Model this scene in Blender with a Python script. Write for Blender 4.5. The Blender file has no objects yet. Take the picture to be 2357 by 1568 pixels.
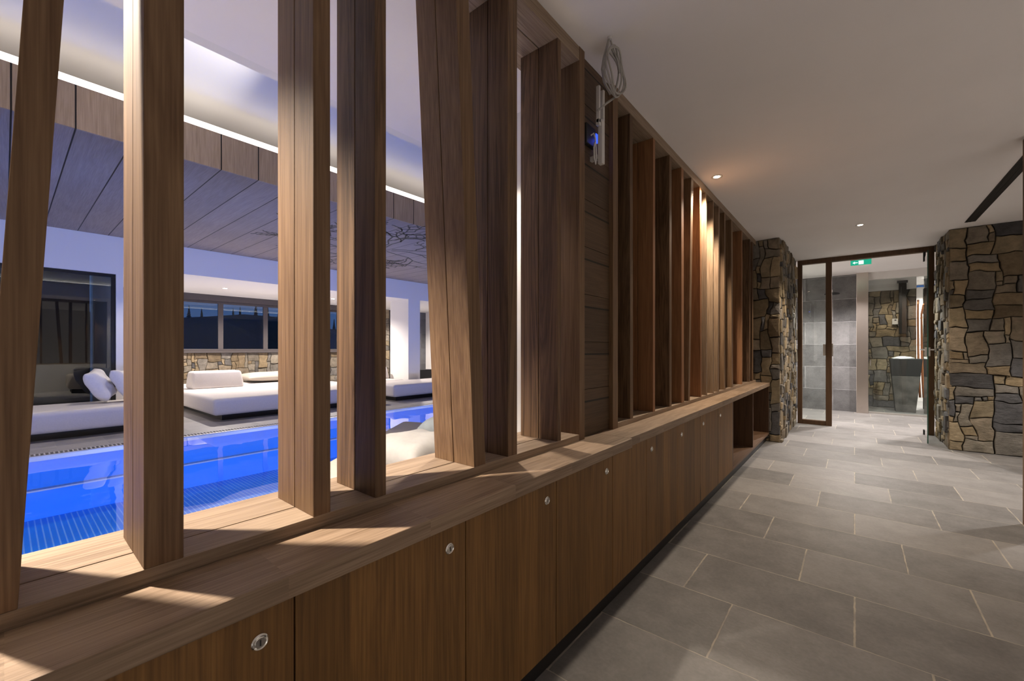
import bpy, bmesh, math, random
from mathutils import Vector, Matrix, noise as mnoise
R = random.Random(7)
C = bpy.context.scene.collection
sc = bpy.context.scene

# ------------------------------------------------------------------ camera, world, exposure
CX, HY, F = 1178.5, 804.0, 960.0
CAM_H = 1.08
cd = bpy.data.cameras.new('camera'); cam = bpy.data.objects.new('camera', cd); C.objects.link(cam)
cam.location = (0, 0, CAM_H)
cam.rotation_euler = (math.radians(90), 0, math.atan2(1967 - CX, F))
cd.sensor_width = 36.0; cd.lens = 36.0 * F / 2357.0
cd.shift_y = (HY - 784.0) / 2357.0
cd.clip_start = 0.02; cd.clip_end = 300
sc.camera = cam
sc.view_settings.view_transform = 'Standard'; sc.view_settings.look = 'None'
sc.view_settings.gamma = 1.0; sc.view_settings.use_curve_mapping = False
sc.view_settings.exposure = 0.0
sc.cycles.sample_clamp_indirect = 5.0
w = bpy.data.worlds.new('dusk'); sc.world = w; w.use_nodes = True
bg = w.node_tree.nodes['Background']; bg.inputs[0].default_value = (0.055, 0.12, 0.30, 1); bg.inputs[1].default_value = 0.9

# ------------------------------------------------------------------ light levels (watts), used by the lamp builders below
W_SOFFIT = 440.0      # pool-side soffit downlights
W_CORR = 140.0        # corridor downlights
W_CORR_OFF = 370.0  # unseen downlights, mostly added to brighten the corridor ceiling
W_FAR = 230.0         # lamps of the room behind the glass door
W_ALCOVE = 290.0
W_UP = 300.0          # uplight on the pool soffit
W_POOL = 140.0        # underwater lamps
E_LED = 3.6         # LED strip emission

# ------------------------------------------------------------------ node helpers
def new_mat(name):
    m = bpy.data.materials.new(name); m.use_nodes = True
    t = m.node_tree; t.nodes.clear()
    return m, t
def nd(t, typ, ins=None, **props):
    n = t.nodes.new(typ)
    for k, v in props.items(): setattr(n, k, v)
    for k, v in (ins or {}).items():
        s = n.inputs[k]
        if isinstance(v, bpy.types.NodeSocket): t.links.new(v, s)
        else: s.default_value = v
    return n
def mth(t, op, a, b=0.0, c=None):
    ins = {0: a, 1: b}
    if c is not None: ins[2] = c
    return nd(t, 'ShaderNodeMath', ins, operation=op).outputs[0]
def ramp(t, fac, stops, interp='LINEAR'):
    n = nd(t, 'ShaderNodeValToRGB', {0: fac}); e = n.color_ramp; e.interpolation = interp
    while len(e.elements) < len(stops): e.elements.new(0.5)
    for el, (p, c) in zip(e.elements, stops):
        el.position = p; el.color = (*c, 1) if len(c) == 3 else c
    return n.outputs[0]
def mixc(t, fac, a, b, mode='MIX'):
    n = nd(t, 'ShaderNodeMix', data_type='RGBA', blend_type=mode)
    for k, v in ((0, fac), (6, a), (7, b)):
        if isinstance(v, bpy.types.NodeSocket): t.links.new(v, n.inputs[k])
        else: n.inputs[k].default_value = v if k == 0 else (*v, 1) if len(v) == 3 else v
    return n.outputs[2]
def finish(t, shader):
    o = nd(t, 'ShaderNodeOutputMaterial'); t.links.new(shader, o.inputs[0])
def pbsdf(t, col, rough=0.6, metal=0.0, normal=None, spec=0.5):
    ins = {'Roughness': rough, 'Metallic': metal, 'Specular IOR Level': spec}
    n = nd(t, 'ShaderNodeBsdfPrincipled', ins)
    if isinstance(col, bpy.types.NodeSocket): t.links.new(col, n.inputs['Base Color'])
    else: n.inputs['Base Color'].default_value = (*col, 1)
    if normal is not None: t.links.new(normal, n.inputs['Normal'])
    return n.outputs[0]
def bump(t, h, s=0.2, d=0.01):
    return nd(t, 'ShaderNodeBump', {'Strength': s, 'Distance': d, 'Height': h}).outputs[0]
def obj_coord(t, rnd=True):
    co = nd(t, 'ShaderNodeTexCoord').outputs['Object']
    if not rnd: return co
    r = nd(t, 'ShaderNodeObjectInfo').outputs['Random']
    off = mth(t, 'MULTIPLY', r, 37.0)
    return nd(t, 'ShaderNodeVectorMath', {0: co, 1: off}, operation='ADD').outputs[0]

def plain(name, col, rough=0.6, metal=0.0, noise=0.0, nscale=6.0, spec=0.5):
    m, t = new_mat(name)
    if noise:
        f = nd(t, 'ShaderNodeTexNoise', {'Vector': obj_coord(t, False), 'Scale': nscale, 'Detail': 4.0}).outputs[0]
        a = tuple(c * (1 - noise) for c in col); b = tuple(min(1, c * (1 + noise)) for c in col)
        c = ramp(t, f, [(0.3, a), (0.7, b)])
        finish(t, pbsdf(t, c, rough, metal, bump(t, f, 0.05), spec))
    else: finish(t, pbsdf(t, col, rough, metal, None, spec))
    return m
def wood(name, axis, dark, light, plank=None, rough=0.55, grain=9.0, knots=False, joints=False, vary=0.35, ringw=0.17):
    """oak; grain runs along axis; plank=(axis index, width) gives boards of different tone"""
    m, t = new_mat(name)
    raw = nd(t, 'ShaderNodeTexCoord').outputs['Object']
    co = obj_coord(t)
    sc_ = [grain] * 3; sc_[axis] = grain * 0.055
    tone = None
    if plank:
        sp = nd(t, 'ShaderNodeSeparateXYZ', {0: raw}).outputs
        q = mth(t, 'DIVIDE', sp[plank[0]], plank[1])
        k = mth(t, 'FLOOR', q)
        rnd = nd(t, 'ShaderNodeObjectInfo').outputs['Random']
        k2 = mth(t, 'ADD', k, mth(t, 'MULTIPLY', rnd, 91.7))
        tone = nd(t, 'ShaderNodeTexWhiteNoise', {'W': k2}, noise_dimensions='1D').outputs[0]
        offv = nd(t, 'ShaderNodeCombineXYZ', {0: mth(t, 'MULTIPLY', tone, 13.0), 1: mth(t, 'MULTIPLY', tone, 7.0), 2: mth(t, 'MULTIPLY', tone, 5.0)}).outputs[0]
        co = nd(t, 'ShaderNodeVectorMath', {0: co, 1: offv}, operation='ADD').outputs[0]
    v = nd(t, 'ShaderNodeMapping', {'Vector': co, 'Scale': sc_}).outputs[0]
    n1 = nd(t, 'ShaderNodeTexNoise', {'Vector': v, 'Scale': 1.0, 'Detail': 5.0, 'Roughness': 0.6, 'Distortion': 0.8}).outputs[0]
    rings = mth(t, 'FRACT', mth(t, 'MULTIPLY', n1, 7.0))
    rings = mth(t, 'ABSOLUTE', mth(t, 'SUBTRACT', mth(t, 'MULTIPLY', rings, 2.0), 1.0))
    s2 = [210.0] * 3; s2[axis] = 5.0
    v2 = nd(t, 'ShaderNodeMapping', {'Vector': co, 'Scale': s2}).outputs[0]
    fib = nd(t, 'ShaderNodeTexNoise', {'Vector': v2, 'Scale': 1.0, 'Detail': 3.0}).outputs[0]
    big = nd(t, 'ShaderNodeTexNoise', {'Vector': co, 'Scale': 1.6, 'Detail': 2.0}).outputs[0]
    f = mth(t, 'ADD', mth(t, 'MULTIPLY', rings, ringw), mth(t, 'MULTIPLY', fib, 0.72))
    f = mth(t, 'ADD', f, mth(t, 'MULTIPLY', big, 0.30))
    f = mth(t, 'SUBTRACT', f, 0.12)
    c = ramp(t, f, [(0.18, dark), (0.78, light)])
    if tone is not None:
        g = mth(t, 'ADD', mth(t, 'MULTIPLY', tone, vary), 1.0 - vary * 0.62)
        gg = nd(t, 'ShaderNodeCombineXYZ', {0: g, 1: g, 2: g}).outputs[0]
        c = mixc(t, 1.0, c, gg, 'MULTIPLY')
        if joints:
            fr = mth(t, 'FRACT', q)
            e = mth(t, 'MINIMUM', fr, mth(t, 'SUBTRACT', 1.0, fr))
            ln = mth(t, 'LESS_THAN', e, joints / plank[1])
            c = mixc(t, ln, c, (0.012, 0.008, 0.005))
    if knots:
        s3 = [3.2] * 3; s3[axis] = 1.5
        v3 = nd(t, 'ShaderNodeMapping', {'Vector': co, 'Scale': s3}).outputs[0]
        vo = nd(t, 'ShaderNodeTexVoronoi', {'Vector': v3, 'Scale': 1.0, 'Randomness': 1.0})
        pick = mth(t, 'GREATER_THAN', nd(t, 'ShaderNodeSeparateXYZ', {0: vo.outputs['Color']}).outputs[0], 0.42)
        kn = mth(t, 'MULTIPLY', ramp(t, mth(t, 'ADD', vo.outputs['Distance'], mth(t, 'MULTIPLY', fib, 0.03)), [(0.04, (1, 1, 1)), (0.15, (0, 0, 0))]), pick)
        c = mixc(t, kn, c, tuple(x * 0.35 for x in dark))
    finish(t, pbsdf(t, c, rough, 0, bump(t, fib, 0.18, 0.004), 0.35))
    return m
def glass(name, tint=(0.95, 0.98, 0.965), f0=0.03, rough=0.0, strength=1.0):
    m, t = new_mat(name)
    g = nd(t, 'ShaderNodeNewGeometry')
    d = mth(t, 'ABSOLUTE', nd(t, 'ShaderNodeVectorMath', {0: g.outputs['Normal'], 1: g.outputs['Incoming']}, operation='DOT_PRODUCT').outputs['Value'])
    p = mth(t, 'POWER', mth(t, 'SUBTRACT', 1.0, d), 5.0)
    fr = mth(t, 'MULTIPLY', mth(t, 'ADD', mth(t, 'MULTIPLY', p, 1.0 - f0), f0), strength)
    a = nd(t, 'ShaderNodeBsdfTransparent', {0: (*tint, 1)}).outputs[0]
    b = nd(t, 'ShaderNodeBsdfGlossy', {'Color': (1, 1, 1, 1), 'Roughness': rough}).outputs[0]
    finish(t, nd(t, 'ShaderNodeMixShader', {0: fr, 1: a, 2: b}).outputs[0])
    return m
def emit(name, col, strength):
    m, t = new_mat(name)
    finish(t, nd(t, 'ShaderNodeEmission', {0: (*col, 1), 1: strength}).outputs[0])
    return m

# ------------------------------------------------------------------ materials
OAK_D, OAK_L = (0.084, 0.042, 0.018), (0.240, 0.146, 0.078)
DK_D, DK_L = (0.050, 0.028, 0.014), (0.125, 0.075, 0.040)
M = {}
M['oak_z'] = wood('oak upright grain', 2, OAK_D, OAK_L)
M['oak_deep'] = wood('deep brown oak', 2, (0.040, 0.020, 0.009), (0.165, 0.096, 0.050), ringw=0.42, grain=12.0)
M['oak_lamplit'] = wood('lamplit oak', 2, (0.130, 0.075, 0.040), (0.340, 0.235, 0.150))  # oak lightened for the posts beside the downlight, its glow put into colour
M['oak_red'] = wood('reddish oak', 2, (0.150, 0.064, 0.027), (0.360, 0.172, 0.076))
M['oak_y'] = wood('oak long grain', 1, (0.145, 0.094, 0.058), (0.390, 0.290, 0.205))
M['door'] = wood('oak door boards', 2, (0.110, 0.051, 0.013), (0.290, 0.147, 0.042), plank=(1, 0.105), knots=True, vary=0.4)
M['top'] = wood('oak worktop', 1, (0.160, 0.100, 0.058), (0.400, 0.285, 0.195), plank=(1, 0.31), vary=0.22)
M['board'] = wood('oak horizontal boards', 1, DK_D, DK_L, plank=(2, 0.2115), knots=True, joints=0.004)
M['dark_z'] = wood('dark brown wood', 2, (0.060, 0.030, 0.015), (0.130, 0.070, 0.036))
M['shelf'] = wood('shelf wood', 1, (0.11, 0.058, 0.03), (0.22, 0.125, 0.07))
M['frame'] = wood('door frame wood', 2, (0.060, 0.031, 0.015), (0.135, 0.073, 0.036))
M['raft_v'] = wood('pool ceiling fascia boards', 2, (0.28, 0.20, 0.135), (0.52, 0.40, 0.29), plank=(1, 0.31), joints=0.005, vary=0.2)
M['raft_u'] = wood('pool ceiling boards', 0, (0.22, 0.175, 0.155), (0.36, 0.30, 0.27), plank=(1, 0.31), joints=0.005, vary=0.12)
M['white'] = plain('white paint', (0.76, 0.73, 0.70), 0.8, noise=0.02)
M['ceil'] = plain('ceiling paint', (0.86, 0.825, 0.81), 0.9, noise=0.02, nscale=2)
M['pool_white'] = plain('pool room paint', (0.80, 0.78, 0.75), 0.85)
M['black'] = plain('black lacquer', (0.012, 0.011, 0.011), 0.5)
M['black_metal'] = plain('black metal', (0.014, 0.014, 0.015), 0.35, 0.3)
M['chrome'] = plain('chrome', (0.82, 0.80, 0.76), 0.14, 1.0)
M['steel'] = plain('brushed steel', (0.62, 0.55, 0.50), 0.26, 1.0)
M['alu'] = plain('aluminium', (0.55, 0.52, 0.48), 0.4, 0.9)
M['copper'] = plain('copper', (0.82, 0.34, 0.16), 0.3, 0.85)
M['plastic'] = plain('white plastic', (0.62, 0.60, 0.58), 0.4)
M['cable'] = plain('grey cable', (0.36, 0.34, 0.31), 0.5)
M['fabric'] = plain('off white fabric', (0.70, 0.655, 0.63), 0.95, noise=0.03, nscale=60, spec=0.2)
M['linen'] = plain('beige linen', (0.50, 0.445, 0.38), 0.95, noise=0.03, nscale=60, spec=0.2)
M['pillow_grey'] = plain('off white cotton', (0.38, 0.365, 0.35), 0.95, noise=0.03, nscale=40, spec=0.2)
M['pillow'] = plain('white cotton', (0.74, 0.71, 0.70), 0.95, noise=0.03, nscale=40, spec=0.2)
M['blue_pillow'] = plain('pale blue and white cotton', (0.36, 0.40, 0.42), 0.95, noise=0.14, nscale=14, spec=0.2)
M['ice'] = plain('crushed ice', (0.85, 0.87, 0.88), 0.25)
M['mortar'] = plain('dark joints', (0.040, 0.034, 0.026), 0.95, noise=0.2, nscale=20)
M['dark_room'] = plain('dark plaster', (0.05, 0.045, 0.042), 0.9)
M['mullion'] = plain('bronze grey frame', (0.075, 0.062, 0.058), 0.5)
M['hill'] = plain('dark hillside', (0.010, 0.013, 0.012), 1.0)
M['conifer'] = plain('conifer needles', (0.006, 0.011, 0.010), 1.0)
M['glass'] = glass('clear glass')
M['glass_edge'] = plain('glass edge', (0.02, 0.07, 0.05), 0.2)
M['window_glass'] = glass('window glass', (0.80, 0.84, 0.85), 0.05)
M['led'] = emit('warm white led', (1.0, 0.90, 0.83), E_LED)
M['led_fill'] = emit('neutral white fill led', (1.0, 0.96, 0.90), 6.0)  # glow of the strip added for the upper pool ceiling
M['lens'] = emit('downlight lens', (1.0, 0.80, 0.58), 30.0)
M['lens_cool'] = emit('downlight lens neutral', (1.0, 0.90, 0.82), 40.0)
M['pool_lens'] = emit('underwater lamp lens', (0.10, 0.35, 1.0), 6.0)
M['blue_led'] = emit('blue indicator led', (0.03, 0.08, 1.0), 2.0)
M['sign_green'] = emit('lit green sign', (0.02, 0.42, 0.25), 1.0)
M['sign_white'] = emit('lit white pictogram', (0.7, 1.0, 0.88), 1.6)

def stone_mat():
    m, t = new_mat('rubble stone')
    a = nd(t, 'ShaderNodeVertexColor', layer_name='tint').outputs[0]
    co = nd(t, 'ShaderNodeTexCoord').outputs['Object']
    n1 = nd(t, 'ShaderNodeTexNoise', {'Vector': co, 'Scale': 11.0, 'Detail': 8.0, 'Roughness': 0.65}).outputs[0]
    v = nd(t, 'ShaderNodeMapping', {'Vector': co, 'Rotation': (0.2, 0.1, 0.3), 'Scale': (9, 9, 40)}).outputs[0]
    n2 = nd(t, 'ShaderNodeTexNoise', {'Vector': v, 'Scale': 1.0, 'Detail': 6.0, 'Roughness': 0.7}).outputs[0]
    g = ramp(t, n1, [(0.3, (0.62, 0.60, 0.56)), (0.7, (1.25, 1.2, 1.15))])
    c = mixc(t, 1.0, a, g, 'MULTIPLY')
    h = mth(t, 'ADD', n1, mth(t, 'MULTIPLY', n2, 0.6))
    finish(t, pbsdf(t, c, 0.85, 0, bump(t, h, 0.75, 0.022), 0.3))
    return m
M['stone'] = stone_mat()

def floor_mat(name, base, contrast, grout, w_=0.6, h_=0.397, y0=1.956, step=0.2, ax=(0, 1), x0=0.0, gw=0.0035, rough=0.5, mottled=1.0):
    m, t = new_mat(name)
    co = nd(t, 'ShaderNodeTexCoord').outputs['Object']
    wob = nd(t, 'ShaderNodeTexNoise', {'Vector': co, 'Scale': 28.0, 'Detail': 3.0}).outputs[0]
    s = nd(t, 'ShaderNodeSeparateXYZ', {0: co}).outputs
    wv = mth(t, 'MULTIPLY', mth(t, 'SUBTRACT', wob, 0.5), 0.006)
    U = mth(t, 'ADD', s[ax[0]], wv); V = mth(t, 'ADD', s[ax[1]], wv)
    q = mth(t, 'DIVIDE', mth(t, 'SUBTRACT', V, y0), h_)
    row = mth(t, 'FLOOR', q); fv = mth(t, 'FRACT', q)
    sh = mth(t, 'MULTIPLY', row, step)
    p = mth(t, 'DIVIDE', mth(t, 'ADD', mth(t, 'SUBTRACT', U, x0), sh), w_)
    col = mth(t, 'FLOOR', p); fu = mth(t, 'FRACT', p)
    eu = mth(t, 'MULTIPLY', mth(t, 'MINIMUM', fu, mth(t, 'SUBTRACT', 1.0, fu)), w_)
    ev = mth(t, 'MULTIPLY', mth(t, 'MINIMUM', fv, mth(t, 'SUBTRACT', 1.0, fv)), h_)
    e = mth(t, 'MINIMUM', eu, mth(t, 'MULTIPLY', ev, 1.5))
    mask = ramp(t, mth(t, 'DIVIDE', e, gw * 2), [(0.35, (1, 1, 1)), (0.6, (0, 0, 0))])
    cell = nd(t, 'ShaderNodeCombineXYZ', {0: col, 1: row, 2: 3.3}).outputs[0]
    rnd = nd(t, 'ShaderNodeTexWhiteNoise', {'Vector': cell}, noise_dimensions='3D').outputs[0]
    off = nd(t, 'ShaderNodeVectorMath', {0: co, 1: nd(t, 'ShaderNodeCombineXYZ', {0: mth(t, 'MULTIPLY', rnd, 9.0), 1: mth(t, 'MULTIPLY', rnd, 5.0), 2: 0.0}).outputs[0]}, operation='ADD').outputs[0]
    n1 = nd(t, 'ShaderNodeTexNoise', {'Vector': off, 'Scale': 5.0, 'Detail': 9.0, 'Roughness': 0.7}).outputs[0]
    n2 = nd(t, 'ShaderNodeTexNoise', {'Vector': off, 'Scale': 70.0, 'Detail': 3.0}).outputs[0]
    f = mth(t, 'ADD', mth(t, 'MULTIPLY', rnd, 0.35), mth(t, 'MULTIPLY', n1, 0.8 * mottled))
    f = mth(t, 'ADD', f, mth(t, 'MULTIPLY', n2, 0.25))
    d = tuple(c * (1 - contrast) for c in base); l = tuple(c * (1 + contrast) for c in base)
    c = ramp(t, f, [(0.35, d), (0.95, l)])
    spk = ramp(t, nd(t, 'ShaderNodeTexNoise', {'Vector': off, 'Scale': 34.0, 'Detail': 5.0, 'Roughness': 0.8}).outputs[0], [(0.66, (0, 0, 0)), (0.76, (1, 1, 1))])
    c = mixc(t, mth(t, 'MULTIPLY', spk, 0.35), c, tuple(x * 1.9 for x in base))
    gn = nd(t, 'ShaderNodeTexNoise', {'Vector': co, 'Scale': 9.0, 'Detail': 2.0}).outputs[0]
    c = mixc(t, mth(t, 'MULTIPLY', mask, ramp(t, gn, [(0.35, (0.35, 0.35, 0.35)), (0.6, (1, 1, 1))])), c, grout)
    hgt = mth(t, 'SUBTRACT', mth(t, 'ADD', mth(t, 'MULTIPLY', n2, 0.3), n1), mask)
    finish(t, pbsdf(t, c, rough, 0, bump(t, hgt, 0.25, 0.006), 0.4))
    return m
M['floor'] = floor_mat('grey stone floor tiles', (0.192, 0.181, 0.174), 0.45, (0.44, 0.385, 0.31))
M['deck'] = floor_mat('pool deck tiles', (0.34, 0.32, 0.31), 0.25, (0.40, 0.38, 0.36))
M['wall_tile'] = floor_mat('large grey wall tiles', (0.135, 0.130, 0.130), 0.55, (0.42, 0.41, 0.41), w_=0.8, h_=0.395, y0=-0.02, step=0.4, ax=(0, 2), x0=-0.30, rough=0.35)
M['wall_tile_dark'] = floor_mat('dark wall tiles', (0.10, 0.10, 0.105), 0.45, (0.16, 0.16, 0.16), w_=0.8, h_=0.5, y0=0.1, step=0.4, ax=(1, 2), rough=0.35)

def water_mat():
    m, t = new_mat('pool water')
    co = nd(t, 'ShaderNodeTexCoord').outputs['Object']
    n1 = nd(t, 'ShaderNodeTexNoise', {'Vector': co, 'Scale': 1.3, 'Detail': 2.0, 'Distortion': 0.6}).outputs[0]
    nrm = bump(t, n1, 0.10, 0.06)
    g = nd(t, 'ShaderNodeNewGeometry')
    d = mth(t, 'ABSOLUTE', nd(t, 'ShaderNodeVectorMath', {0: nrm, 1: g.outputs['Incoming']}, operation='DOT_PRODUCT').outputs['Value'])
    fr = mth(t, 'ADD', mth(t, 'MULTIPLY', mth(t, 'POWER', mth(t, 'SUBTRACT', 1.0, d), 5.0), 0.98), 0.02)
    a = nd(t, 'ShaderNodeBsdfTransparent', {0: (0.86, 0.95, 1.0, 1)}).outputs[0]
    b = nd(t, 'ShaderNodeBsdfGlossy', {'Color': (1, 1, 1, 1), 'Roughness': 0.01, 'Normal': nrm}).outputs[0]
    finish(t, nd(t, 'ShaderNodeMixShader', {0: fr, 1: a, 2: b}).outputs[0])
    return m
M['water'] = water_mat()
def pool_mat():
    m, t = new_mat('blue pool floor with dotted rows')
    co = nd(t, 'ShaderNodeTexCoord').outputs['Object']
    s = nd(t, 'ShaderNodeSeparateXYZ', {0: co}).outputs
    fy = mth(t, 'FRACT', mth(t, 'DIVIDE', s[1], 0.042)); fx = mth(t, 'FRACT', mth(t, 'DIVIDE', s[0], 0.030))
    dy = mth(t, 'MULTIPLY', mth(t, 'SUBTRACT', fy, 0.5), 0.042); dx = mth(t, 'MULTIPLY', mth(t, 'SUBTRACT', fx, 0.5), 0.030)
    r = mth(t, 'SQRT', mth(t, 'ADD', mth(t, 'MULTIPLY', dx, dx), mth(t, 'MULTIPLY', mth(t, 'MULTIPLY', dy, dy), 2.0)))
    dot = mth(t, 'LESS_THAN', r, 0.0085)
    n1 = nd(t, 'ShaderNodeTexNoise', {'Vector': co, 'Scale': 0.9, 'Detail': 2.0}).outputs[0]
    c = ramp(t, n1, [(0.35, (0.010, 0.26, 0.82)), (0.65, (0.015, 0.34, 0.90))])
    c = mixc(t, dot, c, (0.55, 0.85, 0.95))
    finish(t, pbsdf(t, c, 0.5))
    return m
M['pool_floor'] = pool_mat()
M['pool_wall'] = plain('blue pool wall', (0.012, 0.28, 0.88), 0.5)

# ------------------------------------------------------------------ mesh helpers
class MB:
    def __init__(s): s.bm = bmesh.new(); s.mi = 0
    def face(s, vs):
        try: f = s.bm.faces.new(vs); f.material_index = s.mi; return f
        except ValueError: return None
    def hexa(s, p):                       # 8 points: bottom ring (4), top ring (4)
        v = [s.bm.verts.new(q) for q in p]
        for i in ((3, 2, 1, 0), (4, 5, 6, 7), (0, 1, 5, 4), (1, 2, 6, 5), (2, 3, 7, 6), (3, 0, 4, 7)): s.face([v[k] for k in i])
        return s
    def box(s, x0, x1, y0, y1, z0, z1):
        return s.hexa([(x0, y0, z0), (x1, y0, z0), (x1, y1, z0), (x0, y1, z0), (x0, y0, z1), (x1, y0, z1), (x1, y1, z1), (x0, y1, z1)])
    def loft(s, rings, caps=True):        # rings of equal length
        vs = [[s.bm.verts.new(p) for p in r] for r in rings]; n = len(rings[0])
        for a, b in zip(vs, vs[1:]):
            for i in range(n): s.face([a[i], a[(i + 1) % n], b[(i + 1) % n], b[i]])
        if caps: s.face(vs[0][::-1]); s.face(vs[-1])
        return s
    def tube(s, pts, r, n=8, closed=False):
        pts = [Vector(p) for p in pts]; rings = []; up = None
        for i, p in enumerate(pts):
            a = pts[i - 1] if i or closed else p; b = pts[(i + 1) % len(pts)] if i < len(pts) - 1 or closed else p
            d = (b - a).normalized()
            if up is None: up = d.orthogonal().normalized()
            up = (up - d * up.dot(d)).normalized(); sd = d.cross(up)
            rr = r[i] if isinstance(r, (list, tuple)) else r
            rings.append([p + (up * math.cos(k * math.tau / n) + sd * math.sin(k * math.tau / n)) * rr for k in range(n)])
        if closed: rings.append(rings[0])
        return s.loft(rings, not closed)
    def lathe(s, prof, origin, axis, n=24):   # prof: (radius, along)
        o = Vector(origin); a = Vector(axis).normalized(); u = a.orthogonal().normalized(); v = a.cross(u)
        rings = [[o + a * h + (u * math.cos(k * math.tau / n) + v * math.sin(k * math.tau / n)) * max(r, 1e-4) for k in range(n)] for r, h in prof]
        return s.loft(rings)
    def build(s, name, mats, parent=None, bevel=0.0, smooth=False, seg=2, sub=0):
        bmesh.ops.recalc_face_normals(s.bm, faces=s.bm.faces)
        me = bpy.data.meshes.new(name)
        off = parent_world(parent) if parent else None
        if off is not None:
            for v in s.bm.verts: v.co -= off
        s.bm.to_mesh(me); s.bm.free()
        for k in (mats if isinstance(mats, (list, tuple)) else [mats]): me.materials.append(M[k] if isinstance(k, str) else k)
        o = bpy.data.objects.new(name, me); C.objects.link(o)
        if parent: o.parent = parent
        if smooth:
            for p in me.polygons: p.use_smooth = True
        if bevel:
            b = o.modifiers.new('bevel', 'BEVEL'); b.width = bevel; b.segments = seg; b.limit_method = 'ANGLE'; b.angle_limit = math.radians(40)
        if sub:
            q = o.modifiers.new('sub', 'SUBSURF'); q.levels = sub; q.render_levels = sub
        return o
def parent_world(p):
    v = Vector((0, 0, 0))
    while p: v = v + p.location; p = p.parent
    return v
def tag(o, label, cat, group=None):
    o['label'] = label; o['category'] = cat
    if group: o['group'] = group
    return o
def thing(name, loc, label, cat, group=None):
    o = bpy.data.objects.new(name, None); C.objects.link(o); o.location = loc; o.empty_display_size = 0.1
    return tag(o, label, cat, group)
def struct(o): o['kind'] = 'structure'; return o
def bx(*a): return MB().box(*a)
def copy_tree(o, parent=None):
    c = o.copy(); C.objects.link(c)
    if parent: c.parent = parent
    for ch in list(o.children): copy_tree(ch, c)
    return c

# ------------------------------------------------------------------ rubble stone walls (real stones set in dark joints)
PAL = [(0.235, 0.185, 0.115), (0.20, 0.165, 0.11), (0.175, 0.155, 0.125), (0.15, 0.14, 0.125), (0.115, 0.11, 0.105), (0.27, 0.22, 0.145), (0.19, 0.16, 0.12), (0.075, 0.075, 0.08), (0.16, 0.125, 0.08), (0.21, 0.19, 0.155)]
def stone_face(mb, tints, o, u, v, n, W, H, cell=0.045, big=(3, 9, 2, 5), relief=(0.012, 0.034), rnd=R):
    o, u, v, n = Vector(o), Vector(u), Vector(v), Vector(n)
    nx, ny = max(1, round(W / cell)), max(1, round(H / cell)); cw, chh = W / nx, H / ny
    used = [[False] * nx for _ in range(ny)]; rects = []
    for j in range(ny):
        for i in range(nx):
            if used[j][i]: continue
            w = rnd.randint(big[0], big[1]); h = rnd.randint(big[2], big[3])
            if rnd.random() < 0.18: w, h = max(1, w // 3), max(1, h // 2)
            a = 0
            while a < w and i + a < nx and not used[j][i + a]: a += 1
            if i + a < nx and nx - (i + a) < 2: a = nx - i if all(not used[j][k] for k in range(i, nx)) else a
            h = min(h, ny - j)
            if ny - (j + h) == 1: h += 1
            while h > 1 and any(used[jj][k] for jj in range(j, j + h) for k in range(i, i + a)): h -= 1
            for jj in range(j, j + h):
                for k in range(i, i + a): used[jj][k] = True
            rects.append((i * cw, j * chh, a * cw, h * chh))
    # a smooth wobble shared by neighbouring stones, so that joints run crooked but stay tight
    seed = rnd.uniform(0, 50)
    def J(x, y):
        p = Vector((x, y, seed))
        a = mnoise.noise_vector(p * 5.0) * 0.046 + mnoise.noise_vector(p * 13.0 + Vector((7, 3, 1))) * 0.022
        fx = min(1.0, x / 0.05, (W - x) / 0.05); fy = min(1.0, y / 0.05, (H - y) / 0.05)
        return x + a.x * max(0, fx), y + a.y * 0.8 * max(0, fy)
    for (x, y, w, h) in rects:
        pts = []
        def side(x0, y0, x1, y1):
            L = math.hypot(x1 - x0, y1 - y0); m = max(1, round(L / cell))
            for q in range(m):
                f = q / m
                X, Y = x0 + (x1 - x0) * f, y0 + (y1 - y0) * f
                p = J(X, Y)
                if not pts or (abs(p[0] - pts[-1][0]) + abs(p[1] - pts[-1][1])) > 0.008: pts.append(p)
        side(x, y, x + w, y); side(x + w, y, x + w, y + h); side(x + w, y + h, x, y + h); side(x, y + h, x, y)
        cx, cy = sum(p[0] for p in pts) / len(pts), sum(p[1] for p in pts) / len(pts)
        gap = rnd.uniform(0.002, 0.007); dep = rnd.uniform(*relief); tilt = (rnd.uniform(-0.05, 0.05), rnd.uniform(-0.05, 0.05))
        def ring(shrink, d):
            out = []
            for (px, py) in pts:
                dx, dy = cx - px, cy - py; L = math.hypot(dx, dy) + 1e-6; k = min(0.6, shrink / L)
                X, Y = px + dx * k, py + dy * k
                dd = d + (tilt[0] * (X - cx) + tilt[1] * (Y - cy) if d > 0.005 else 0)
                out.append(o + u * X + v * Y + n * dd)
            return out
        tint = rnd.choice(PAL); k = rnd.uniform(0.9, 1.4); tint = tuple(c * k for c in tint)
        r0 = [mb.bm.verts.new(p) for p in ring(gap, -0.012)]
        r1 = [mb.bm.verts.new(p) for p in ring(gap + 0.001, dep - 0.005)]
        r2 = [mb.bm.verts.new(p) for p in ring(gap + 0.007, dep)]
        cen = mb.bm.verts.new(o + u * cx + v * cy + n * (dep + rnd.uniform(0.0, 0.006)))
        N = len(pts); fs = []
        for a, b in ((r0, r1), (r1, r2)):
            for i in range(N): fs.append(mb.face([a[i], a[(i + 1) % N], b[(i + 1) % N], b[i]]))
        for i in range(N): fs.append(mb.face([r2[i], r2[(i + 1) % N], cen]))
        for f in fs:
            if f: tints[f] = tint
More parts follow.
